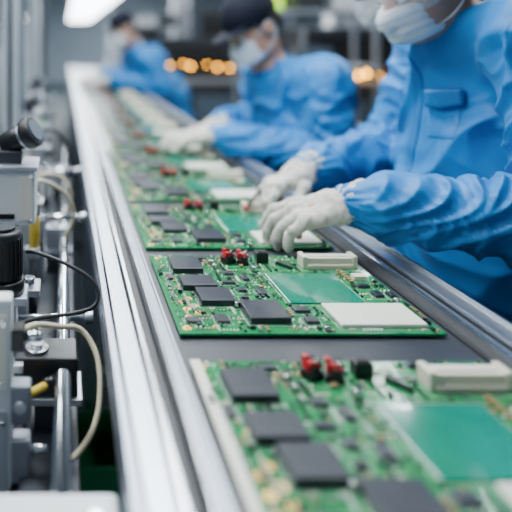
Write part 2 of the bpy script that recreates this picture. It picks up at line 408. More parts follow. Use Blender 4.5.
    for i in range(40):
        x=rnd.uniform(-HW+.01,HW-.02);y=rnd.uniform(-HD+.01,HD-.01)
        if free(x,y,0) and free(x+.008,y,0):
            for j in range(rnd.randint(2,5)): b.quad(x+j*.0024,y,x+j*.0024+.0016,y+.0026,zt+.0004,'silk')
    for (x,y,r) in [(-.178,-.14,.007),(-.178,.142,.006),(.18,-.146,.005),(.182,.146,.005),(-.156,-.040,.0065),(-.168,-.052,.006),(-.152,-.066,.0065),(-.166,-.078,.0065),(-.150,-.090,.006),(-.168,-.104,.006),(-.135,-.135,.005),(-.158,.012,.005)]:
        b.cyl((x,y,T),(x,y,T+.0008),r,'gold',seg=20); b.cyl((x,y,T+.0008),(x,y,T+.0011),r*.35,'black',seg=16)
    for i in range(22): b.box((-.178,-.03+i*.004,T+.0004),(.006,.002,.0008),'pad')
    b.obj('circuit_traces',E,kind='stuff',label='printed copper traces, pads and silkscreen marks',recalc=False)
    return E
base=build_board(1.016)
kids=list(base.children)
boards=[base]
ys=[.631,1.016+.357]
while len(ys)<13: ys.append(ys[-1]+.362)
for i,yy in enumerate(ys):
    e=base.copy(); COL.objects.link(e); e.location.y=yy; e.location.x=BX+random.uniform(-.002,.002)
    e.rotation_euler[2]=random.uniform(-.004,.004) if i>1 else 0
    for k in kids:
        c=k.copy(); c.parent=e; COL.objects.link(c)
    boards.append(e)
for i,e in enumerate(boards):
    setp(e,'green circuit board with black microchips lying on the belt','circuit board','circuit boards on the conveyor')
boards[1]['label']='green circuit board with a painted white edge reflection on the belt'
boards[0]['label']='green circuit board with four black chips and white cover'
boards[2]['label']='green circuit board being handled by gloved hands'
B().box((-HW+.0055,0,TH+.0015),(.013,2*HD-.002,.003),'offwhite',bev=.0006).obj('edge_reflection_strip',boards[1],label='edge strip, its reflection painted white')  # bright reflection along the near board's edge, put in as off-white colour

# ---------------------------------------------------------------- people
def frame(fwd,up):
    f=Vector(fwd).normalized(); u=Vector(up); u=(u-f*u.dot(f)).normalized(); r=f.cross(u)
    return Matrix((r,f,u)).transposed()
def hand_prims(F,sg,curl,thumb,rs=1.,pose=None,spread=1.):
    F.rbox((0,.048,0),(.038*rs,.046,.0135*rs),.0125*rs,k=.01)
    F.ell((sg*.026,.030,-.006),(.018*rs,.034,.016*rs),k=.012)
    F.cap((0,-.03,0),(0,.02,0),.029*rs,.030*rs,k=.02)
    fin=[(.0295,.088,(.036,.024,.020),.09),(.0098,.094,(.040,.027,.021),.025),(-.0105,.090,(.037,.025,.020),-.05),(-.0300,.080,(.029,.019,.018),-.16)]
    for i,(x,y,L,sp) in enumerate(fin):
        c=curl[i]; p=np.array((sg*x,y-.012,.002)); a=0.; r=[.0105,.0098,.0090,.0080]
        F.cap(p,p+np.array((0,.012,0)),.0105*rs,.0108*rs,k=.008); p=p+np.array((0,.012,0))
        F.ell(p+np.array((0,0,.004)),(.010*rs,.011*rs,.010*rs),k=.006)
        for j in range(3):
            a+=c[j]; d=np.array((sg*math.sin(sp*spread)*math.cos(a),math.cos(sp)*math.cos(a),-math.sin(a)))
            q=p+d*L[j]; F.cap(p,q,r[j]*rs,r[j+1]*rs,k=.0035); 
            p=q
    T=[np.array((sg*t[0],t[1],t[2])) for t in thumb]; r=[.015,.012,.0105,.009]
    for j in range(3): F.cap(T[j],T[j+1],r[j]*rs,r[j+1]*rs,k=.006)
CURL_A=[(.10,.25,.2),(.14,.3,.2),(.2,.3,.25),(.25,.35,.25)]
THUMB_A=[(.022,.012,-.006),(.046,.042,-.020),(.050,.074,-.034),(.042,.098,-.046)]
def make_glove(name,P,wrist,fwd,up,sg,curl,thumb,cuff=.07,h=.0024,label='off-white knit work glove',seed=0,sc=1.08):
    F=Field((-.075,-.03-cuff,-.125),(.075,.21,.045),h)
    hand_prims(F,sg,curl,thumb)
    F.cap((0,-cuff+.02,0),(0,-.015,0),.036,.031,k=.02)
    F.plane((0,-cuff+.01,0),(0,-1,0))
    mx=Matrix.Translation(wrist)@frame(fwd,up).to_4x4()@Matrix.Scale(sc,4); inv=mx.inverted()
    def disp(p,n):
        q=inv@p
        w=max(0,min(1,(.06-q.y)/.07))
        r=1-abs(noise.noise(Vector((q.x*18+seed,q.y*80,q.z*18))))*2
        g=noise.noise(Vector((q.x*70+seed,q.y*45,q.z*70)))
        g2=1-abs(noise.noise(Vector((q.x*34+seed,q.y*34,q.z*34))))*2.4
        g3=1-abs(noise.noise(Vector((q.x*60+seed,q.y*75,q.z*60))))*2.4
        return .0042*w*r-.0020*w+.0010*g+.0026*(g2-.4)+.0010*(g3-.4)
    return sdf_obj(F,name,'glove',P,mx,disp,label)
def head_prims(F,R,c,grow=0.,ears=True,face=True):
    Rm=np.array(R); RT=[list(Rm[:,j]) for j in range(3)]
    W=lambda x,y,z: np.array(c)+Rm@np.array((x,y,z))
    g=grow
    F.ell(W(0,-.018,.028),(.076+g,.096+g,.090+g),RT,k=.02)
    F.ell(W(0,.028,-.042),(.060+g,.064+g,.080+g),RT,k=.03)
    F.ell(W(0,.060,-.100),(.026+g,.026+g,.022+g),RT,k=.03)
    F.ell(W(0,.02,-.078),(.052+g,.055+g,.034+g),RT,k=.03)
    if face:
        F.cap(W(0,.090,-.005),W(0,.112,-.043),.008+g,.013+g,k=.012)
        F.ell(W(0,.080,.018),(.045+g,.014+g,.010+g),RT,k=.015)
        for s in(-1,1):
            F.ell(W(s*.030,.090,-.002),(.014,.010,.010),RT,k=.008,op='s')
        F.ell(W(0,.094,-.070),(.022+g,.010+g,.006+g),RT,k=.006); F.ell(W(0,.092,-.079),(.019+g,.010+g,.006+g),RT,k=.005)
    if ears:
        for s in(-1,1): F.ell(W(s*.078,-.012,-.018),(.011,.020,.032),RT,k=.008)
    return W,RT

def person(name,J,label,goggles=False,detail=1.,group=None,bulk=1.,stool=True,amp=1.):
    P=empty(name,J['base'],label,'person',group)
    P_inv=Matrix.Translation(-Vector(J['base']))
    S={k:np.array(v,float) for k,v in J.items() if k not in('hfwd','hup','curlL','curlR','handL','handR','torsoR')}
    R=frame(J['hfwd'],J['hup'])
    TR=J.get('torsoR',0.); c,s_=math.cos(TR),math.sin(TR); RT=[[c,s_,0],[-s_,c,0],[0,0,1]]
    jobs=[]
    allp=np.array([v for k,v in S.items() if k!='base'])
    F=Field(allp.min(0)-.25,allp.max(0)+.25,.008)
    W,HR=head_prims(F,R,S['head'])
    nb=S['neck']; F.cap(W(0,-.025,-.06),nb,.052,.058,k=.03)
    F.ell(S['chest'],(.085,.15,.17),RT,k=.05); F.ell(S['belly'],(.085,.13,.15),RT,k=.05); F.ell(S['pelvis'],(.10,.14,.09),RT,k=.05)
    F.cap(nb,S['chest'],.055,.06,k=.04)
    for a in 'LR':
        F.cap(nb,S['sh'+a],.05,.045,k=.03); F.cap(S['sh'+a],S['el'+a],.045,.036,k=.02); F.cap(S['el'+a],S['wr'+a],.036,.024,k=.02)
        hf,hu=J['hand'+a]; fr=np.array(frame(hf,hu)); w=S['wr'+a]; sg=1 if a=='L' else -1
        pw=lambda x,y,z: w+fr@np.array((sg*x,y,z))
        F.cap(w,pw(0,.07,0),.02,.018,k=.015)
        cu=J['curl'+a]
        for i,(x,L) in enumerate([(.028,.070),(.0095,.078),(-.01,.072),(-.028,.058)]):
            p=np.array((x,.075,0.));aa=0
            for j in range(3):
                aa+=cu[i][j]; q=p+np.array((0,math.cos(aa),-math.sin(aa)))*L/3.2; F.cap(pw(*p),pw(*q),.0065,.006,k=.004); p=q
        F.cap(pw(.02,.01,-.006),pw(.046,.045,-.02),.008,.007,k=.006); F.cap(pw(.046,.045,-.02),pw(.046,.08,-.036),.007,.006,k=.004)
        F.cap(S['pelvis'],S['hp'+a],.08,.08,k=.03); F.cap(S['hp'+a],S['kn'+a],.065,.045,k=.03); F.cap(S['kn'+a],S['an'+a],.045,.032,k=.02)
        F.cap(S['an'+a],S['an'+a]+np.array((-.14,0,-.035)),.03,.022,k=.02)
    o=sdf_obj(F,'body','skin',P,None); jobs.append(o)
    F=Field(allp.min(0)-.25,(allp.max(0)[0]+.25,allp.max(0)[1]+.25,S['belly'][2]+.02),.011)
    F.ell(S['pelvis'],(.135,.175,.12),RT,k=.05)
    for a in 'LR':
        F.cap(S['pelvis'],S['hp'+a],.11,.105,k=.04); F.cap(S['hp'+a],S['kn'+a],.088,.066,k=.04); F.cap(S['kn'+a],S['an'+a],.066,.055,k=.03)
        F.rbox(S['an'+a]+np.array((0,0,-.05)),(.08,.08,.035),.002,k=.003,op='s')
    def dt(p,n): return .008*noise.noise(Vector((p.x*9,p.y*9,p.z*14)))
    jobs.append(sdf_obj(F,'trousers','trouser',P,None,dt,'navy work trousers'))
    for a in 'LR':
        A=S['an'+a]; F=Field(A-np.array((.24,.08,.10)),A+np.array((.09,.08,.08)),.006)
        F.cap(A+np.array((.01,0,-.035)),A+np.array((-.15,0,-.045)),.042,.036,k=.02); F.cap(A,A+np.array((0,0,-.03)),.042,.042,k=.02)
        F.plane((A[0],A[1],.004),(0,0,-1)); jobs.append(sdf_obj(F,'shoe','shoe',P))
    # ---- jacket
    bk=bulk
    arms=[[S['sh'+a],S['el'+a],S['wr'+a]] for a in 'LR']
    jp=np.array([S[k] for k in('neck','chest','belly','pelvis','shL','shR','elL','elR','wrL','wrR')])
    F=Field(jp.min(0)-.24,jp.max(0)+.2,.0065/detail)
    F.ell(S['chest'],(.130*bk,.185*bk,.20),RT,k=.06); F.ell(S['belly'],(.155*bk,.195*bk,.20),RT,k=.08); F.ell(S['pelvis']+np.array((0,0,.0)),(.165*bk,.21*bk,.17),RT,k=.06)
    F.cap(nb+np.array((.0,0,-.03)),S['chest'],.075,.10,k=.06)
    for a in 'LR':
        sh,el,wr=S['sh'+a],S['el'+a],S['wr'+a]
        F.cap(nb+np.array((.01,0,-.03)),sh,.065,.075*bk,k=.05)
        F.cap(sh,el,.080*bk,.073*bk,k=.045); 
        m1=el+(wr-el)*.82
        F.cap(el,m1,.074*bk,.054*bk,k=.03); F.cap(m1,el+(wr-el)*.94,.054*bk,.040,k=.015)
        F.cap(el+(wr-el)*.94,wr,.039,.039,k=.008)
        d=(wr-el)/np.linalg.norm(wr-el)
        F.cap(wr-d*.012,wr+d*.05,.031,.031,k=.004,op='s')
    F.cap(nb+(S['head']-nb)*-.1,nb+(S['head']-nb)*1.2,.057,.058,k=.006,op='s')
    arr=[[Vector(q) for q in A] for A in arms]
    sd=J['base'][1]
    def ridge(v,p=1.5,k=2.4):
        return max(0.,1-math.sqrt(v*v+.0003)*k)**p
    def dj(p,n):
        best=9;ss=0;q=None;fs=0;el_d=0;tot=1
        for ai,A in enumerate(arr):
            s0=0
            for i in range(2):
                d=A[i+1]-A[i];L=d.length;t=max(0,min(1,(p-A[i]).dot(d)/L/L));v=p-A[i]-d*t
                if v.length<best: best=v.length;ss=s0+t*L;q=v;el_d=abs(s0+t*L-(A[1]-A[0]).length); fs=ai; tot=(A[1]-A[0]).length+(A[2]-A[1]).length
                s0+=L
        w=max(0,min(1,(.125*bk-best)/.03))
        if ss<.05: w*=ss/.05
        wob=noise.noise(p*5+Vector((sd,0,0)))
        a=0
        if w>0:
            tw=q.normalized()
            ang=math.atan2(tw.z,tw.y*.8-tw.x*.6)
            cx=ss*14+math.sin(ang+fs*2)*1.2+wob*1.3
            n1=noise.noise(Vector((cx,tw.x*.7+fs*7,tw.z*.7+sd)))
            cx2=ss*27-math.sin(ang*1.0+1.3)*1.6+wob*1.4
            n2=noise.noise(Vector((cx2,tw.x*1.2+5,tw.y*1.2+sd)))
            e=.75+1.0*math.exp(-(el_d/.10)**2)
            near=max(0,min(1,(tot-ss-.015)/.05))
            a=w*near*amp*e*(.0185*(ridge(n1)-.42)+.0080*(ridge(n2)-.42))
            if near<1: a+=w*(1-near)*.0022*math.sin(ang*18)
        u=p.y*4+p.z*3.2+wob*1.3; v=p.z*2.4-p.y*2.8
        m1=noise.noise(Vector((u,v*.45,p.x*3+sd))); m2=noise.noise(Vector((p.y*8-p.z*3.5+wob*1.5,p.z*3.2,p.x*6+sd))); m3=noise.noise(Vector((p.y*14+p.z*9+wob*2,p.z*6-p.y*5,p.x*10)))
        a+=(1-w)*amp*(.026*(ridge(m1)-.42)+.0105*(ridge(m2)-.4)+.0020*(ridge(m3)-.4))
        return a
    jk=sdf_obj(F,'jacket','jacket',P,None,dj,'bright blue loose work jacket',relax=2); jobs.append(jk)
    ax=(S['head']-nb); ax=ax/np.linalg.norm(ax)
    F=Field(nb-.16,nb+.16,.005)
    F.cap(nb-ax*.06,nb+ax*.08,.076,.068,k=.003); F.shell(.0055)
    F.plane(nb+ax*.040,ax,k=.004); F.plane(nb-ax*.03,-ax,k=.004)
    jobs.append(sdf_obj(F,'collar','jacket_d',P,None,lambda p,n:.004*noise.noise(p*22),'stand-up blue collar'))
    for a in 'LR':
        hf,hu=J['hand'+a]
        jobs.append(make_glove('glove',P,Vector(J['wr'+a]),hf,hu,1 if a=='L' else -1,J['curl'+a],THUMB_A,h=.0024 if detail>=1 else .0035,cuff=.06,seed=sd+ord(a)))
    F=Field(S['head']-.2,S['head']+.2,.0045)
    head_prims(F,R,S['head'],.005,False,True)
    F.cap(W(0,.086,-.015),W(0,.094,-.085),.014,.016,k=.05)
    F.rbox(W(0,.075,-.062),(.054,.066,.044),.012,HR,k=.006,op='i')
    hx=Vector(S['head']); Ri=R.inverted()
    def dm(p,n):
        q=Ri@(p-hx); return .0012*math.sin(q.z*330)+.0015*noise.noise(p*30)
    jobs.append(sdf_obj(F,'face_mask','maskm',P,None,dm,'white pleated face mask'))
    for s in(-1,1):
        b=B()
        b.tube([W(s*.051,.050,-.024),W(s*.074,.018,-.005),W(s*.086,-.018,.010),W(s*.084,-.034,-.018),W(s*.084,-.018,-.052),W(s*.070,.018,-.078),W(s*.043,.052,-.092)],.0018,'maskm',seg=6)
        jobs.append(b.obj('ear_loop',P,label='white elastic ear loop'))
    for s in(-1,1):
        b=B(); b.sph(W(s*.030,.079,-.002),.0115,'eye',seg=14); b.sph(W(s*.030,.0885,-.004),.0045,'black',seg=10); jobs.append(b.obj('eye',P))
    F=Field(S['head']-.2,S['head']+.2,.006); F.ell(W(0,-.026,.026),(.083,.098,.096),HR,k=.02); F.ell(W(0,-.06,-.03),(.066,.055,.06),HR,k=.03)
    F.rbox(W(0,.10,-.06),(.12,.075,.105),.01,HR,k=.01,op='s')
    jobs.append(sdf_obj(F,'hair','hair',P,None,lambda p,n:.003*noise.noise(Vector((p.x*60,p.y*60,p.z*20))),'short black hair'))
    F=Field(S['head']-.24,S['head']+.24,.005)
    F.ell(W(0,-.020,.042),(.094,.112,.105),HR,k=.02)
    F.plane(W(0,0,.040 if goggles else .020),tuple(-(R@Vector((0,.05,1)))),k=.004)
    if not goggles: F.ell(W(0,.095,.030),(.076,.070,.008),HR,k=.010)
    jobs.append(sdf_obj(F,'cap','cap',P,None,lambda p,n:.002*noise.noise(p*25),'black work cap'))
    if goggles:
        F=Field(S['head']-.24,S['head']+.24,.0045)
        F.ell(W(0,.03,-.004),(.086,.128,.085),HR,k=.01); F.shell(.0020); F.rbox(W(0,.125,.0),(.10,.095,.038),.012,HR,k=.003,op='i')
        jobs.append(sdf_obj(F,'goggles','lens',P,None,None,'clear protective visor goggles',relax=3))
        b=B(); 
        for s in(-1,1): b.tube([W(s*.082,.052,.010),W(s*.090,.0,.008),W(s*.080,-.06,.01),W(0,-.134,.012)],.004,'rubber',seg=8)
        b.tube([W(-.080,.056,.036),W(-.055,.114,.036),W(0,.148,.036),W(.055,.114,.036),W(.080,.056,.036)],.0035,'rubber',seg=8)
        jobs.append(b.obj('goggle_frame',P,label='goggle frame and strap'))
    for o in jobs: o.matrix_parent_inverse=P_inv
    if stool:
        bx,by=S['pelvis'][0]+.0,S['pelvis'][1]; sz=S['pelvis'][2]-.175
        T=empty('stool',(bx,by,0),'round black work stool under a seated worker','stool','work stools')
        b=B(); b.cyl((0,0,sz-.05),(0,0,sz),.17,'black',seg=32,bev=.012); b.obj('seat',T)
        b=B(); b.cyl((0,0,.06),(0,0,sz-.05),.025,'steel'); b.obj('pole',T)
        b=B()
        for i in range(5):
            a=i*2*math.pi/5+.3; b.cyl((0,0,.08),(.25*math.cos(a),.25*math.sin(a),.055),.018,'dgrey',r2=.013); b.sph((.25*math.cos(a),.25*math.sin(a),.028),.028,'black',seg=12)
        b.obj('star_base',T)
    return P,jk,W

def patch(jk,P,c,u,v,dr,w,h,off,m,name,label=None,nu=14,nv=12,point=0.,th=.004,thick=.004):
    me=jk.data; bv=BVHTree.FromPolygons([x.co for x in me.vertices],[p.vertices[:] for p in me.polygons])
    c=Vector(c);u=Vector(u).normalized();v=Vector(v).normalized();dr=Vector(dr).normalized()
    bm=bmesh.new(); G=[]
    for i in range(nu+1):
        r=[]
        for j in range(nv+1):
            s=(i/nu-.5);t=(j/nv-.5)
            hh=t*h
            if t<0: hh=t*h*(1+point*(1-abs(s)*2))
            p=c+u*s*w+v*hh-dr*.3
            loc,nn,_,_=bv.ray_cast(p,dr)
            if loc is None: loc=p+dr*.3
            edge=min(1,min(i,nu-i,j,nv-j)/1.0)
            r.append(bm.verts.new(loc-dr*(off+th*edge)))
        G.append(r)
    for i in range(nu):
        for j in range(nv):
            f=bm.faces.new((G[i][j],G[i+1][j],G[i+1][j+1],G[i][j+1])); f.smooth=True
    me=bpy.data.meshes.new(name); bm.to_mesh(me); bm.free(); me.materials.append(M[m])
    o=bpy.data.objects.new(name,me); COL.objects.link(o); o.parent=P; o.matrix_parent_inverse=Matrix.Translation(-P.location)
    so=o.modifiers.new('solid','SOLIDIFY'); so.thickness=thick; so.offset=0
    if label: o['label']=label
    return o

CURL_N=[(.15,.50,.40),(.28,.60,.45),(.36,.70,.45),(.30,.60,.45)]
CURL_F=[(.40,.75,.50),(.55,.70,.45),(.50,.60,.45),(.40,.50,.40)]
w1=dict(base=(1.04,1.42,0),pelvis=(1.02,1.42,.80),belly=(.975,1.37,.97),chest=(.970,1.36,1.15),neck=(.880,1.36,1.325),head=(.785,1.33,1.422),
  hfwd=(-.86,-.10,-.50),hup=(-.5,-.1,.85),torsoR=.15,
  shL=(.91,1.155,1.31),elL=(.885,1.02,.975),wrL=(.558,1.185,.965),
  shR=(.965,1.56,1.27),elR=(.91,1.64,.985),wrR=(.600,1.51,.960),
  handL=((-.93,.18,-.25),(-.15,-.30,.93)),handR=((-.86,-.26,-.34),(-.25,.10,.95)),
  curlL=CURL_N,curlR=CURL_F,
  hpL=(1.05,1.31,.76),knL=(1.00,1.28,.44),anL=(1.04,1.27,.10),hpR=(1.05,1.53,.76),knR=(1.00,1.56,.44),anR=(1.04,1.57,.10))
P1,jk1,W1=person('person',w1,'person in blue jacket, mask and goggles placing parts with gloved hands',goggles=True,detail=1.4,bulk=1.12,stool=False,amp=.88)
patch(jk1,P1,(.80,1.31,1.165),(.38,-.92,.10),(-.05,.10,1),(.93,.35,-.05),.105,.032,.006,'jacket_d','pocket_flap','chest pocket flap',point=.6,th=.007,thick=.007)
patch(jk1,P1,(.80,1.31,1.118),(.38,-.92,.10),(-.05,.10,1),(.93,.35,-.05),.092,.090,-.002,'jacket','pocket','chest pocket',th=.003,thick=.003)
patch(jk1,P1,(.80,1.40,1.07),(.35,-.94,.0),(-.1,-.05,1),(.93,.35,-.05),.030,.40,-.001,'jacket_d','placket','front closure strip',nv=40,th=.003,thick=.003)

w2=dict(base=(.98,2.32,0),pelvis=(1.0,2.32,.60),belly=(.96,2.31,.80),chest=(.885,2.28,1.00),neck=(.78,2.27,1.175),head=(.690,2.23,1.335),
  hfwd=(-.72,-.32,-.50),hup=(-.5,-.1,.85),torsoR=.15,
  shL=(.89,2.07,1.14),elL=(.90,2.00,.88),wrL=(.535,2.18,.945),
  shR=(.83,2.49,1.12),elR=(.84,2.54,.95),wrR=(.60,2.40,.945),
  handL=((-.99,.06,-.10),(-.10,-.15,.98)),handR=((-.95,.05,-.25),(-.2,.10,.95)),
  curlL=CURL_A,curlR=CURL_N,
  hpL=(.94,2.22,.57),knL=(.60,2.18,.54),anL=(.66,2.18,.10),hpR=(.94,2.42,.57),knR=(.60,2.46,.54),anR=(.66,2.46,.10))
P2,jk2,W2=person('person',w2,'person in blue jacket, black cap and mask reaching over the belt',detail=.95,bulk=1.16,amp=.95)
w3={}
for k,v in w2.items():
    if k in('hfwd','hup','torsoR','handL','handR','curlL','curlR'): w3[k]=v
    else: w3[k]=(v[0]-.14,v[1]+2.75,v[2]+(.03 if v[2]>.7 else 0))
w3['head']=(.47,4.92,1.39); w3['neck']=(.57,4.98,1.21); w3['chest']=(.70,5.04,1.02); w3['shR']=(.61,5.26,1.12); w3['shL']=(.69,4.80,1.14); w3['wrL']=(.35,4.90,.96);w3['wrR']=(.28,5.22,.97)
P3,jk3,W3=person('person',w3,'person in blue work jacket and black cap bending over the belt',detail=.6,bulk=1.36)

b=B(); b.cyl((.438,1.445,.888),(.486,1.49,.920),.004,'black',seg=12); b.cyl((.432,1.439,.884),(.438,1.445,.888),.0065,'red',seg=12,bev=.001); b.obj('hand_tool',label='small red-tipped black tool held in a glove',cat='tool')

# ---------------------------------------------------------------- machinery beside conveyor
lg=empty('linear_guide',(0,0,0),'polished steel guide rod with black bearing blocks beside the conveyor','linear guide')
B().cyl((-.003,.55,.80),(-.003,2.7,.80),.0115,'steel',seg=28).obj('guide_rod',lg,label='polished steel rod')
for y,s in ((.905,1),(1.5,.6),(2.2,.6)):
    b=B(); b.box((-.03*s,y,.795),(.098*s,.062*s,.062),'black' if s==1 else 'alu_dull',bev=.003)
    b.box((-.03*s,y,.765),(.11*s,.075*s,.010),'alu_dull',bev=.001)
    b.obj('bearing_block',lg,label='bearing block gripping the rod')
    b=B(); b.cyl((-.042*s,y-.005,.826),(-.042*s,y-.005,.831),.018*s,'steel',seg=28,bev=.001); b.cyl((-.042*s,y-.005,.831),(-.042*s,y-.005,.836),.0095*s,'alu_dull',seg=6); b.obj('bolt',lg,label='silver round bolt')
b=B(); b.box((-.02,1.3,.70),(.08,2.9,.03),'dgrey',bev=.003); b.obj('base_plate',lg)
for y in(.25,1.6,2.6):
    b=B(); b.box((-.02,y,.345),(.06,.06,.69),'dgrey',bev=.003); b.obj('leg',lg)
for y in(.905,1.5,2.2):
    b=B(); b.box((-.02,y,.735),(.05,.04,.05),'dgrey'); b.obj('support',lg)
b=B(); b.box((-.027,.565,.797),(.165,.14,.03),'white',bev=.005); b.box((-.035,.56,.748),(.15,.11,.070),'grey',bev=.003)
for x in(-.1,.03): b.cyl((x,.60,.81),(x,.60,.816),.007,'steel',seg=6)
b.obj('end_block',lg,label='pale grey end block holding the rod')
for y,z in((1.44,.865),(1.93,.87),(1.06,.80)):
    b=B(); b.cyl((-.10,y,z),(.045,y,z),.0065,'steel',seg=18); b.cyl((.035,y,z),(.050,y,z),.011,'alu_dull',seg=18,bev=.001); b.box((-.06,y,(z+.66)/2),(.02,.03,z-.66),'alu_dull',bev=.002); b.obj('cross_rod',None,label='short horizontal steel rod on an aluminium bracket',cat='rod',group='cross rods beside the conveyor')

ZT=.66
def pod(x,y,z,label,s=1.):
    E=empty('inspection_unit',(x,y,ZT),label,'machine unit','machine units beside the conveyor')
    z0=z-ZT
    b=B(); b.box((0,0,z0+.055*s),(.085*s,.09*s,.105*s),'white',bev=.005*s); b.box((.024*s,-.0455*s,z0+.055*s),(.026*s,.004,.085*s),'offwhite',bev=.001); b.box((-.012*s,-.0455*s,z0+.020*s),(.030*s,.003,.010*s),'black',bev=.001)
    for xx in(-.034,.034):
        for zz in(.012,.098): b.cyl((xx*s,-.049*s,z0+zz*s),(xx*s,-.045*s,z0+zz*s),.004*s,'steel',seg=10)
    b.box((0,0,z0+.112*s),(.095*s,.10*s,.010*s),'alu_dull',bev=.002)
    b.obj('housing',E,label='white metal housing')
    b=B(); b.box((-.01*s,.01*s,z0+.128*s),(.05*s,.06*s,.024*s),'dgrey',bev=.002)
    a=Vector((-.020*s,.02*s,z0+.145*s)); d=Vector((.72,-.30,.42)).normalized()
    b.cyl(a,a+d*.045*s,.026*s,'black',seg=28,bev=.002); b.cyl(a+d*.045*s,a+d*.050*s,.0275*s,'alu_dull',seg=28); b.cyl(a+d*.050*s,a+d*.075*s,.032*s,'rubber',seg=28,bev=.004*s); b.cyl(a+d*.075*s,a+d*.078*s,.022*s,'bluegrey',seg=24)
    b.obj('camera_barrel',E,label='black round motor barrel')
    b=B(); b.box((-.01*s,.0,z0/2),(.04*s,.05*s,z0),'alu_dull',bev=.002); b.obj('post',E)
    return E
def bench(x,y0,y1,z):
    E=empty('machine_bench',(x,(y0+y1)/2,0),'dark grey machine frame standing along the conveyor','machine frame')
    L=y1-y0
    B().box((0,0,z-.02),(.36,L,.04),'dgrey',bev=.004).obj('top_plate',E)
    for sx in(-.15,.15):
        for sy in(-L/2+.04,0,L/2-.04): B().box((sx,sy,(z-.04)/2),(.04,.04,z-.04),'dgrey',bev=.002).obj('leg',E)
    return E
bench(-.245,.45,5.2,ZT)
pod(-.100,1.20,.930,'pale machine unit with a black motor barrel on top')
pod(-.13,1.66,.915,'pale machine unit with a black motor barrel on top',.7)
pod(-.13,2.3,.92,'pale machine unit with a black motor barrel on top',.8)
pod(-.15,3.1,.92,'pale machine unit with a black motor barrel on top',.9)
E=empty('adjustment_knob',(-.105,1.0,ZT),'black ribbed knob on an aluminium bracket beside the conveyor','knob')
b=B(); b.box((-.005,.0,.10),(.06,.05,.20),'alu_dull',bev=.004); b.box((.0,0,.205),(.085,.06,.014),'alu_dull',bev=.002); b.obj('bracket',E,label='aluminium bracket')
b=B(); b.cyl((.0,0,.212),(.0,0,.235),.038,'black',seg=32,bev=.003); b.cyl((0,0,.235),(0,0,.315),.033,'rubber',seg=32,bev=.006); b.cyl((0,0,.315),(0,0,.320),.022,'dgrey',seg=32,bev=.001)
for i in range(24):
    a=i*math.pi/12; b.box((.033*math.cos(a),.033*math.sin(a),.272),(.004,.004,.062),'black',rot=Matrix.Rotation(a,3,'Z'))
b.obj('knob',E,label='black ribbed knob')
E=empty('control_panel',(-.093,.80,ZT),'tall pale grey machine panel with screws and black connectors','machine panel')
b=B(); b.box((0,0,.145),(.046,.030,.29),'white',bev=.004); b.box((.0,-.016,.22),(.036,.003,.10),'offwhite',bev=.001); b.box((.0,-.016,.08),(.036,.003,.13),'grey',bev=.001)
for z in(.03,.13,.18,.26): b.cyl((.012,-.020,z),(.012,-.016,z),.004,'steel',seg=10)
b.obj('panel',E,label='pale grey panel')
b=B(); b.box((.030,.0,.235),(.020,.026,.030),'black',bev=.003); b.cyl((.038,0,.235),(.062,0,.235),.007,'steel',seg=16); b.obj('connector',E,label='black plug connector')
b=B(); b.box((.034,.0,.150),(.028,.026,.050),'alu2',bev=.003); b.cyl((.034,-.014,.150),(.034,-.020,.150),.009,'steel',seg=20,bev=.001); b.obj('valve_bracket',E,label='metal bracket with screw head')
b=B(); b.box((.034,.0,.075),(.026,.024,.060),'alu_dull',bev=.003); b.box((.034,.0,.036),(.034,.030,.014),'black',bev=.002); b.cyl((.046,0,.085),(.070,0,.085),.006,'steel',seg=16); b.obj('fitting',E,label='aluminium pneumatic fitting')
b=B(); b.box((.030,.0,.012),(.05,.05,.024),'grey',bev=.003); b.obj('foot',E,label='grey foot')
for i,(x,y,h,m) in enumerate([(-.085,1.10,.17,'alu_dull'),(-.09,1.42,.24,'grey'),(-.10,1.52,.20,'alu_dull'),(-.085,1.86,.22,'white'),(-.09,2.02,.26,'alu_dull'),(-.10,2.55,.25,'grey'),(-.09,2.75,.20,'alu_dull'),(-.10,.89,.15,'alu_dull'),(-.15,1.34,.30,'white'),(-.17,1.05,.26,'alu_dull'),(-.10,3.3,.24,'alu_dull'),(-.1,3.65,.27,'bluegrey')]):
    E=empty('bracket_unit',(x,y,ZT),'small metal bracket unit with screws on the machine frame','bracket','small bracket units')
    b=B(); b.box((0,0,h/2),(.035,.045,h),m,bev=.002); b.box((.012,0,h+.006),(.055,.055,.012),'alu_dull',bev=.001); b.box((.02,-.01,h*.6),(.03,.03,.03),'black',bev=.002); b.obj('bracket_body',E)
    b=B(); b.cyl((.02,-.01,h+.012),(.02,-.01,h+.03),.010,'steel',seg=16,bev=.001); b.obj('adjuster_screw',E,label='steel adjuster screw')
b=B(); b.tube([(-.072,.82,.885),(-.045,.87,.876),(-.01,.90,.860),(.025,.92,.845),(.048,.90,.815),(.050,.86,.78),(.040,.83,.755),(.020,.81,.735),(-.005,.80,.72)],.0042,'beige'); b.obj('hose',label='beige air hose curving down beside the guide rod',cat='hose')
b=B(); b.tube([(-.060,.81,.81),(-.045,.825,.806),(-.025,.85,.802)],.0055,'yellow'); b.cyl((-.03,.848,.802),(-.012,.862,.802),.008,'black',seg=16); b.obj('hose',label='short yellow air hose with black fitting',cat='hose')
b=B(); b.tube([(-.065,1.02,.93),(-.045,1.0,.935),(.0,.98,.925),(.040,.97,.905),(.053,.96,.885),(.045,.95,.868),(.015,.94,.862),(-.045,.93,.858),(-.08,.92,.85)],.0032,'rubber'); b.obj('cable',label='thin black cable looping out from the machine',cat='cable')
b=B(); b.tube([(-.10,1.28,.97),(-.06,1.30,.985),(-.02,1.33,.965),(.01,1.36,.93),(.02,1.38,.88),(.0,1.4,.83)],.0045,'beige'); b.obj('hose',label='beige air hose arching over the guide rod',cat='hose')
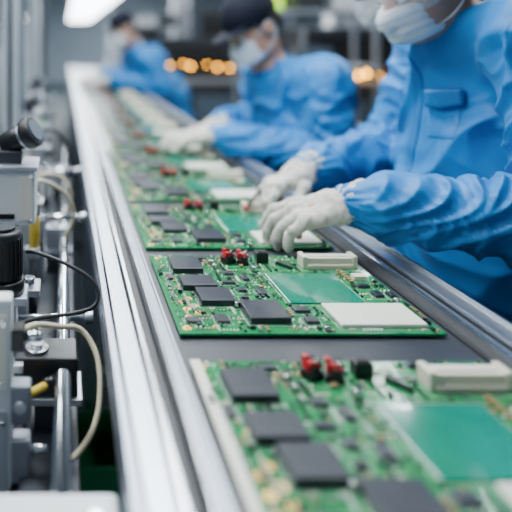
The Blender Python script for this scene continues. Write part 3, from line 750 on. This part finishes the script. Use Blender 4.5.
b=B(); b.tube([(-.10,1.48,.94),(-.05,1.50,.955),(-.005,1.52,.94),(.015,1.54,.89),(.0,1.56,.83)],.004,'beige'); b.obj('hose',label='beige air hose arching over the guide rod',cat='hose')
b=B(); b.tube([(-.12,1.9,.98),(-.05,1.95,1.0),(.0,2.0,.95),(.02,2.0,.87),(.0,2.0,.82)],.007,'rubber'); b.obj('cable',label='black cable arching over the guide rod',cat='cable')
E=empty('oil_bottle',(-.078,1.30,ZT),'dull yellow oil feeder standing on the machine frame','bottle')
b=B(); b.cyl((0,0,.0),(0,0,.18),.014,'dgrey',seg=20); b.cyl((0.012,0,.18),(0.012,0,.25),.011,'yellow',seg=24,bev=.003); b.cyl((0.006,0,.16),(0.006,0,.182),.018,'alu_dull',seg=24,bev=.002); b.obj('reservoir',E,label='yellow reservoir')
b=B(); b.cyl((0.012,0,.25),(0.012,0,.275),.011,'black',seg=20,bev=.002); b.obj('lid',E,label='black lid')
for i,(x,y,m) in enumerate([(-.10,1.78,'red'),(-.10,2.12,'yellow'),(-.10,2.65,'red'),(-.11,2.9,'green'),(-.10,3.4,'cream'),(-.10,3.9,'yellow')]):
    E=empty('valve',(x,y,ZT),'pneumatic valve with a coloured cap on a metal stem','valve','valves along the machine frame')
    b=B(); b.cyl((0,0,0),(0,0,.17),.012,'alu_dull'); b.box((0,0,.18),(.05,.06,.05),'dgrey',bev=.003); b.obj('valve_body',E)
    b=B(); b.cyl((0,0,.205),(0,0,.24),.016,m,bev=.003); b.obj('valve_cap',E)
for i,(x,y,w,h,m) in enumerate([(-.165,1.82,.045,2.0,'grey'),(-.20,2.5,.05,2.1,'bluegrey'),(-.17,3.4,.06,2.2,'grey'),(-.17,4.4,.06,2.3,'dgrey'),(-.31,1.95,.09,2.2,'dgrey')]):
    b=B(); b.box((x,y,h/2),(w,w,h),m,bev=.003); b.box((x,y-w/2-.001,h/2),(w*.25,.004,h-.02),'dgrey'); b.obj('upright_post',label='painted metal upright post of the machine frame',cat='post',group='upright posts along the line')
for i,(x,y,sx,sy,h,m) in enumerate([(-.82,2.5,.6,1.2,1.40,'dgrey'),(-.87,4.2,.7,1.4,1.40,'bluegrey'),(-.88,6.2,.7,1.6,1.45,'bluegrey'),(-.8,8.6,.7,1.8,1.5,'grey')]):
    E=empty('machine_cabinet',(x,y,0),'tall grey-blue factory machine cabinet with panels','machine cabinet','machine cabinets')
    b=B(); b.box((0,0,h/2),(sx,sy,h),m,bev=.01); b.obj('body',E)
    for j in(-1,1):
        b=B(); b.box((sx/2+.006,j*sy*.24,h*.5),(.014,sy*.42,h*.75),'grey' if j>0 else m,bev=.004); b.obj('door',E)
        b=B(); b.box((sx/2+.022,j*sy*.08,h*.5),(.015,.02,.15),'steel',bev=.003); b.obj('handle',E)
b=B(); b.box((0,0,.01),(.16,.26,.02),'green',bev=.003)
for s in(-1,1): b.box((s*.077,0,.07),(.008,.26,.13),'green',bev=.002); b.box((0,s*.127,.07),(.16,.008,.13),'green',bev=.002)
b.obj('crate',None,(.10,1.75,0),'small green plastic crate on the floor under the conveyor','crate')

# ---------------------------------------------------------------- background equipment
def bigmachine(loc,sz,m,label,lamps=(),win=True,scr=False,lr=.030):
    E=empty('factory_machine',loc,label,'factory machine','factory machines across the hall')
    sx,sy,sz_=sz
    b=B(); b.box((0,0,sz_*.28),(sx,sy,sz_*.56),m,bev=.012); b.box((0,.04,sz_*.80),(sx*.96,sy*.85,sz_*.36),m,bev=.012)
    b.box((0,0,sz_*.59),(sx*1.02,sy*1.02,.03),'grey',bev=.005)
    for s in(-1,1): b.box((s*sx*.47,-sy*.44,sz_*.78),(.04,.04,sz_*.40),'alu_dull')
    b.obj('body',E)
    if win:
        b=B(); b.box((0,-sy*.39-.006,sz_*.80),(sx*.7,.012,sz_*.24),'screen' if scr else 'black',bev=.004); b.obj('window',E,label='dark viewing window')
    for k in(-1,1):
        b=B(); b.box((k*sx*.24,-sy/2-.006,sz_*.26),(sx*.42,.014,sz_*.40),'bluegrey',bev=.004); b.obj('door',E)
    for t in lamps:
        x,z=t[0],t[1]; r=lr*(t[2] if len(t)>2 else 1)
        b=B(); b.sph((x,-sy/2-.03,z),r,'orange',seg=12); b.cyl((x,-sy/2+.0,z),(x,-sy/2-.03,z),.012,'black'); b.obj('indicator_lamp',E,label='glowing amber lamp')
    return E
bigmachine((3.15,6.6,0),(1.5,1.0,1.45),'dgrey','dark machine with a row of amber lamps',[(-.19,.93,1.1),(-.10,.95,.9),(.01,.92,1.2),(.21,.89),(.36,.91,1.2),(.52,.92)],lr=.026)
bigmachine((1.50,7.6,0),(1.3,1.0,1.35),'dgrey','dark machine with a row of small amber lamps',[(-.50,1.00),(-.42,1.02,.7),(-.27,.99,1.2),(-.10,1.01,.8),(-.02,.98,1.1),(.17,1.0,.7),(.30,.97,1.1),(.44,.96)],lr=.018)
bigmachine((4.9,8.5,0),(1.8,1.2,2.0),'grey','pale grey enclosed machine with a lit window',[],True,True)
bigmachine((2.9,10.5,0),(1.8,1.2,1.9),'bluegrey','blue-grey enclosed machine with dark window')
bigmachine((1.5,12.5,0),(1.2,1.2,1.7),'grey','pale grey enclosed machine with dark window')
def rack(cx,cy,bins,zs=(.5,1.0,1.5),top=1.9):
    E=empty('storage_rack',(cx,cy,0),'metal storage rack holding plastic bins','rack')
    for x in(-.55,.55):
        for y in(-.2,.2): B().box((x,y,top/2),(.035,.035,top),'alu_dull').obj('upright',E)
    for z in zs: B().box((0,0,z),(1.16,.46,.025),'grey').obj('shelf',E)
    for i,(x,z,m) in enumerate(bins):
        b=B(); b.box((0,0,.012),(.26,.34,.01),m,bev=.002)
        for s in(-1,1): b.box((s*.127,0,.085),(.008,.34,.15),m,bev=.002); b.box((0,s*.167,.085),(.26,.008,.15),m,bev=.002)
        b.obj('storage_bin',None,(cx+x,cy,z+.0125),'bright yellow-green plastic bin on a rack' if m=='hivis' else 'plastic storage bin on a rack','bin','storage bins')
rack(2.15,5.4,[(-.38,1.54,'hivis'),(0,1.54,'dgrey'),(.33,1.54,'white'),(-.35,1.05,'dgrey'),(.05,1.05,'bluegrey'),(-.2,.5,'dgrey'),(.25,.5,'bluegrey')],(.5,1.05,1.54))
rack(1.30,9.6,[(-.35,1.5,'bluegrey'),(.0,1.5,'white'),(.35,1.5,'dgrey'),(-.3,1.15,'dgrey'),(.2,1.15,'bluegrey')],(.5,.85,1.15,1.5),1.9)
for x,y in((2.6,13.5),(5.2,11.5),(-1.6,13)):
    B().box((x,y,1.6),(.35,.35,3.2),'white',bev=.01).obj('column',label='pale square building column',cat='column',group='building columns')

# ---------------------------------------------------------------- lamps
def tubelight(x,y,z,w,L,name='ceiling_light',power=60):
    E=empty(name,(x,y,z),'long white fluorescent light fixture hanging over the line','ceiling light','hanging light fixtures')
    b=B(); b.box((0,0,.04),(w,L,.05),'white',bev=.006); b.obj('housing',E)
    b=B(); b.box((0,0,.007),(w*.9,L*.97,.014),'glow',bev=.003); b.obj('diffuser',E,label='glowing white diffuser')
    for s in(-1,1):
        b=B(); b.cyl((0,s*L*.4,.06),(0,s*L*.4,3.2-z),.006,'steel',seg=8); b.obj('hanger',E)
    l=bpy.data.lights.new('lamp','AREA'); l.shape='RECTANGLE'; l.size=w; l.size_y=L; l.energy=power; l.color=(.90,.96,1)
    o=bpy.data.objects.new('lamp_light',l); COL.objects.link(o); o.parent=E; o.location=(0,0,-.01)
    return E
tubelight(.35,10.6,1.76,.58,9.0,power=80)
tubelight(-.95,11.5,1.72,.25,2.0,power=12)
tubelight(.30,1.9,2.45,.32,1.9,power=62)
tubelight(.25,4.6,2.45,.36,1.9,power=50)
tubelight(-.9,1.3,2.4,.36,2.0,power=46)
tubelight(2.2,3.0,2.7,.4,2.4,power=36)
tubelight(3.0,6.5,2.8,.5,3.0,power=50)
tubelight(4.2,11,2.8,.5,4.0,power=110)
tubelight(1.6,14.5,2.8,.5,3.0,power=110)

w=bpy.data.worlds.new('world'); SC.world=w; w.use_nodes=True
w.node_tree.nodes['Background'].inputs[0].default_value=(.58,.74,.92,1); w.node_tree.nodes['Background'].inputs[1].default_value=.42

# ---------------------------------------------------------------- camera
cd=bpy.data.cameras.new('camera'); cam=bpy.data.objects.new('camera',cd); COL.objects.link(cam)
cam.location=(0,0,1.29); cam.rotation_euler=(math.pi/2,0,0)
cd.sensor_width=36; cd.lens=600*36/512; cd.shift_x=(256-65)/512; cd.shift_y=-(256-40)/512
cd.dof.use_dof=True; cd.dof.focus_distance=1.0; cd.dof.aperture_fstop=1.6; cd.clip_start=.02
SC.camera=cam
